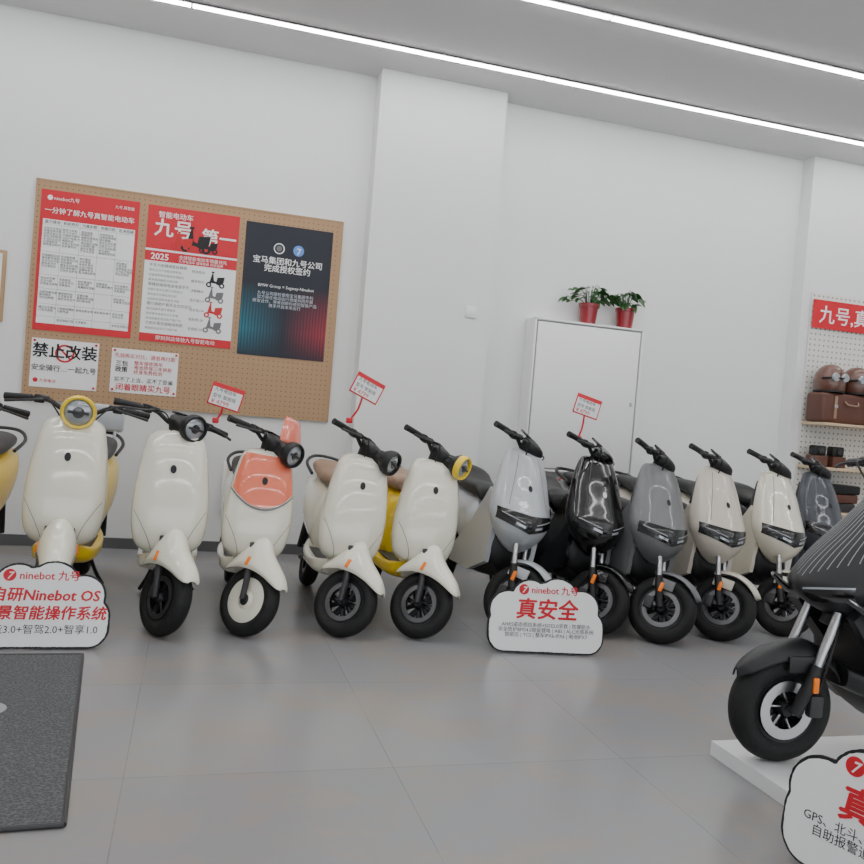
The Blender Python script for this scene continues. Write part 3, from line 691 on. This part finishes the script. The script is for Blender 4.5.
# ------------------------------------------------------------------ cloud signs
def cloud_outline(off=0):
    shapes=[('r',-.315,.315,0.0,.235,.09),('c',-.205,.215,.105),('c',-.09,.275,.105),('c',.06,.275,.118),('c',.19,.235,.10),('c',.0,.25,.12)]
    cx,cy=0,.15; pts=[]
    for k in range(160):
        a=2*math.pi*k/160; dx,dy=math.cos(a),math.sin(a); best=0
        t=0
        while t<.5:
            x=cx+dx*t;y=cy+dy*t; ins=False
            for s in shapes:
                if s[0]=='c':
                    if (x-s[1])**2+(y-s[2])**2<(s[3]+off)**2: ins=True;break
                else:
                    x0,x1,y0,y1,rr=s[1:]; qx=max(abs(x-(x0+x1)/2)-((x1-x0)/2-rr),0); qy=max(abs(y-(y0+y1)/2)-((y1-y0)/2-rr),0)
                    if math.hypot(qx,qy)<rr+off: ins=True;break
            if ins: best=t
            t+=.002
        pts.append((cx+dx*best,cy+dy*best))
    return pts
CO=[cloud_outline(0),cloud_outline(-.009)]
def plate(name,pts,z0,z1,m,g):
    n=len(pts); vs=[(x,y,z0) for x,y in pts]+[(x,y,z1) for x,y in pts]
    obj(name,vs,[tuple(range(n)),tuple(range(n,2*n))]+[(i,(i+1)%n,n+(i+1)%n,n+i) for i in range(n)],m,g,None,True,50)
def cloud_sign(loc,yaw,t1,t2,small,tilt=12,t1s=.112,z=0.004,prop=.11,ss=.034):
    g=empty('cloud_shaped_sign',(loc[0],loc[1],z),(R(90-tilt),0,R(yaw)))
    plate('black_backing',CO[0],-.012,0,M_ink,g)
    plate('white_face',CO[1],0.0,.004,M_paper,g)
    disc('logo',-.125,.325,.027,M_redp,g,.004,.0015)
    text('logo_mark','7',-.137,.308,.045,M_paper,g,z=.0062,bold=.0008,shear=.3)
    text('brand','ninebot 九号',-.085,.308,.048,M_redp,g,z=.0045,bold=.0009)
    if t2:
        text('t1',t1,0,.215,t1s,M_redp,g,z=.0045,al='CENTER',bold=.0020,shear=.12)
        text('t2',t2,0,.135,t1s,M_redp,g,z=.0045,al='CENTER',bold=.0020,shear=.12)
    else:
        text('t1',t1,-.0,.185,t1s,M_redp,g,z=.0045,al='CENTER',bold=.0032,shear=.12)
    text('small',small,0,.135 if not t2 else .07,ss if not t2 else .045,M_ink,g,z=.0045,al='CENTER')
    for x in (-.15,.15):
        tube('prop_leg',[(x,.25,-.012),(x,.03,-.012-prop)],.006,M_dark,g,n=7)
cloud_sign((1.84,3.94),-8,'真安全',None,'AHRS姿态感应系统+SOS2.0求救 | 防爆防水\n安全防护BMS4.0智能锂电 | ABS | ALC光感系统\n智能压 | TCS | 整车IPX6-IPX6 | 电池IPX7',ss=.0255)
cloud_sign((-.62,4.02),0,'全自研Ninebot OS','全场景智能操作系统','真智能3.0+智驾2.0+智享1.0',t1s=.066)
cloud_sign((1.825,1.71),-72,'真防盗',None,'GPS、北斗、基站、WIFI多重定位\n自助报警追踪，平台实时守护',tilt=6,prop=.03,t1s=.105)

g=empty('entrance_mat',(0,0,0))
vs=[(-.26,2.39),(-.40,3.92),(-1.75,3.90),(-1.70,2.33)]
obj('pile',[(x,y,.001) for x,y in vs]+[(x,y,.012) for x,y in vs],[(0,1,2,3),(4,5,6,7)]+[(i,(i+1)%4,4+(i+1)%4,4+i) for i in range(4)],M_mat,g,None,False)
for i in range(4):
    a=vs[i];b=vs[(i+1)%4]; tube('edge_%d'%i,[(a[0],a[1],.008),(b[0],b[1],.008)],.008,M_dark,g,n=8)
disc('printed_logo',-.645,3.26,.07,M_line,g,.0122,.0006)

# ------------------------------------------------------------------ world + camera
wd=bpy.data.worlds.new('World'); bpy.context.scene.world=wd; wd.use_nodes=True
bg=wd.node_tree.nodes['Background']; bg.inputs[0].default_value=(0.90,0.95,1,1); bg.inputs[1].default_value=2.3

cam=bpy.data.cameras.new('camera'); co=bpy.data.objects.new('camera',cam); col.objects.link(co)
cam.sensor_width=36; cam.lens=830/864*36; cam.clip_start=.05
psi,pit,rol=R(16),R(1.24),R(4.7)
f=Vector((math.sin(psi)*math.cos(pit),math.cos(psi)*math.cos(pit),-math.sin(pit)))
r0=Vector((math.cos(psi),-math.sin(psi),0)); u0=r0.cross(f)
rt=r0*math.cos(rol)+u0*math.sin(rol); up=-r0*math.sin(rol)+u0*math.cos(rol)
m=Matrix((rt,up,-f)).transposed().to_4x4(); m.translation=Vector((0,0,1.2))
co.matrix_world=m
bpy.context.scene.camera=co
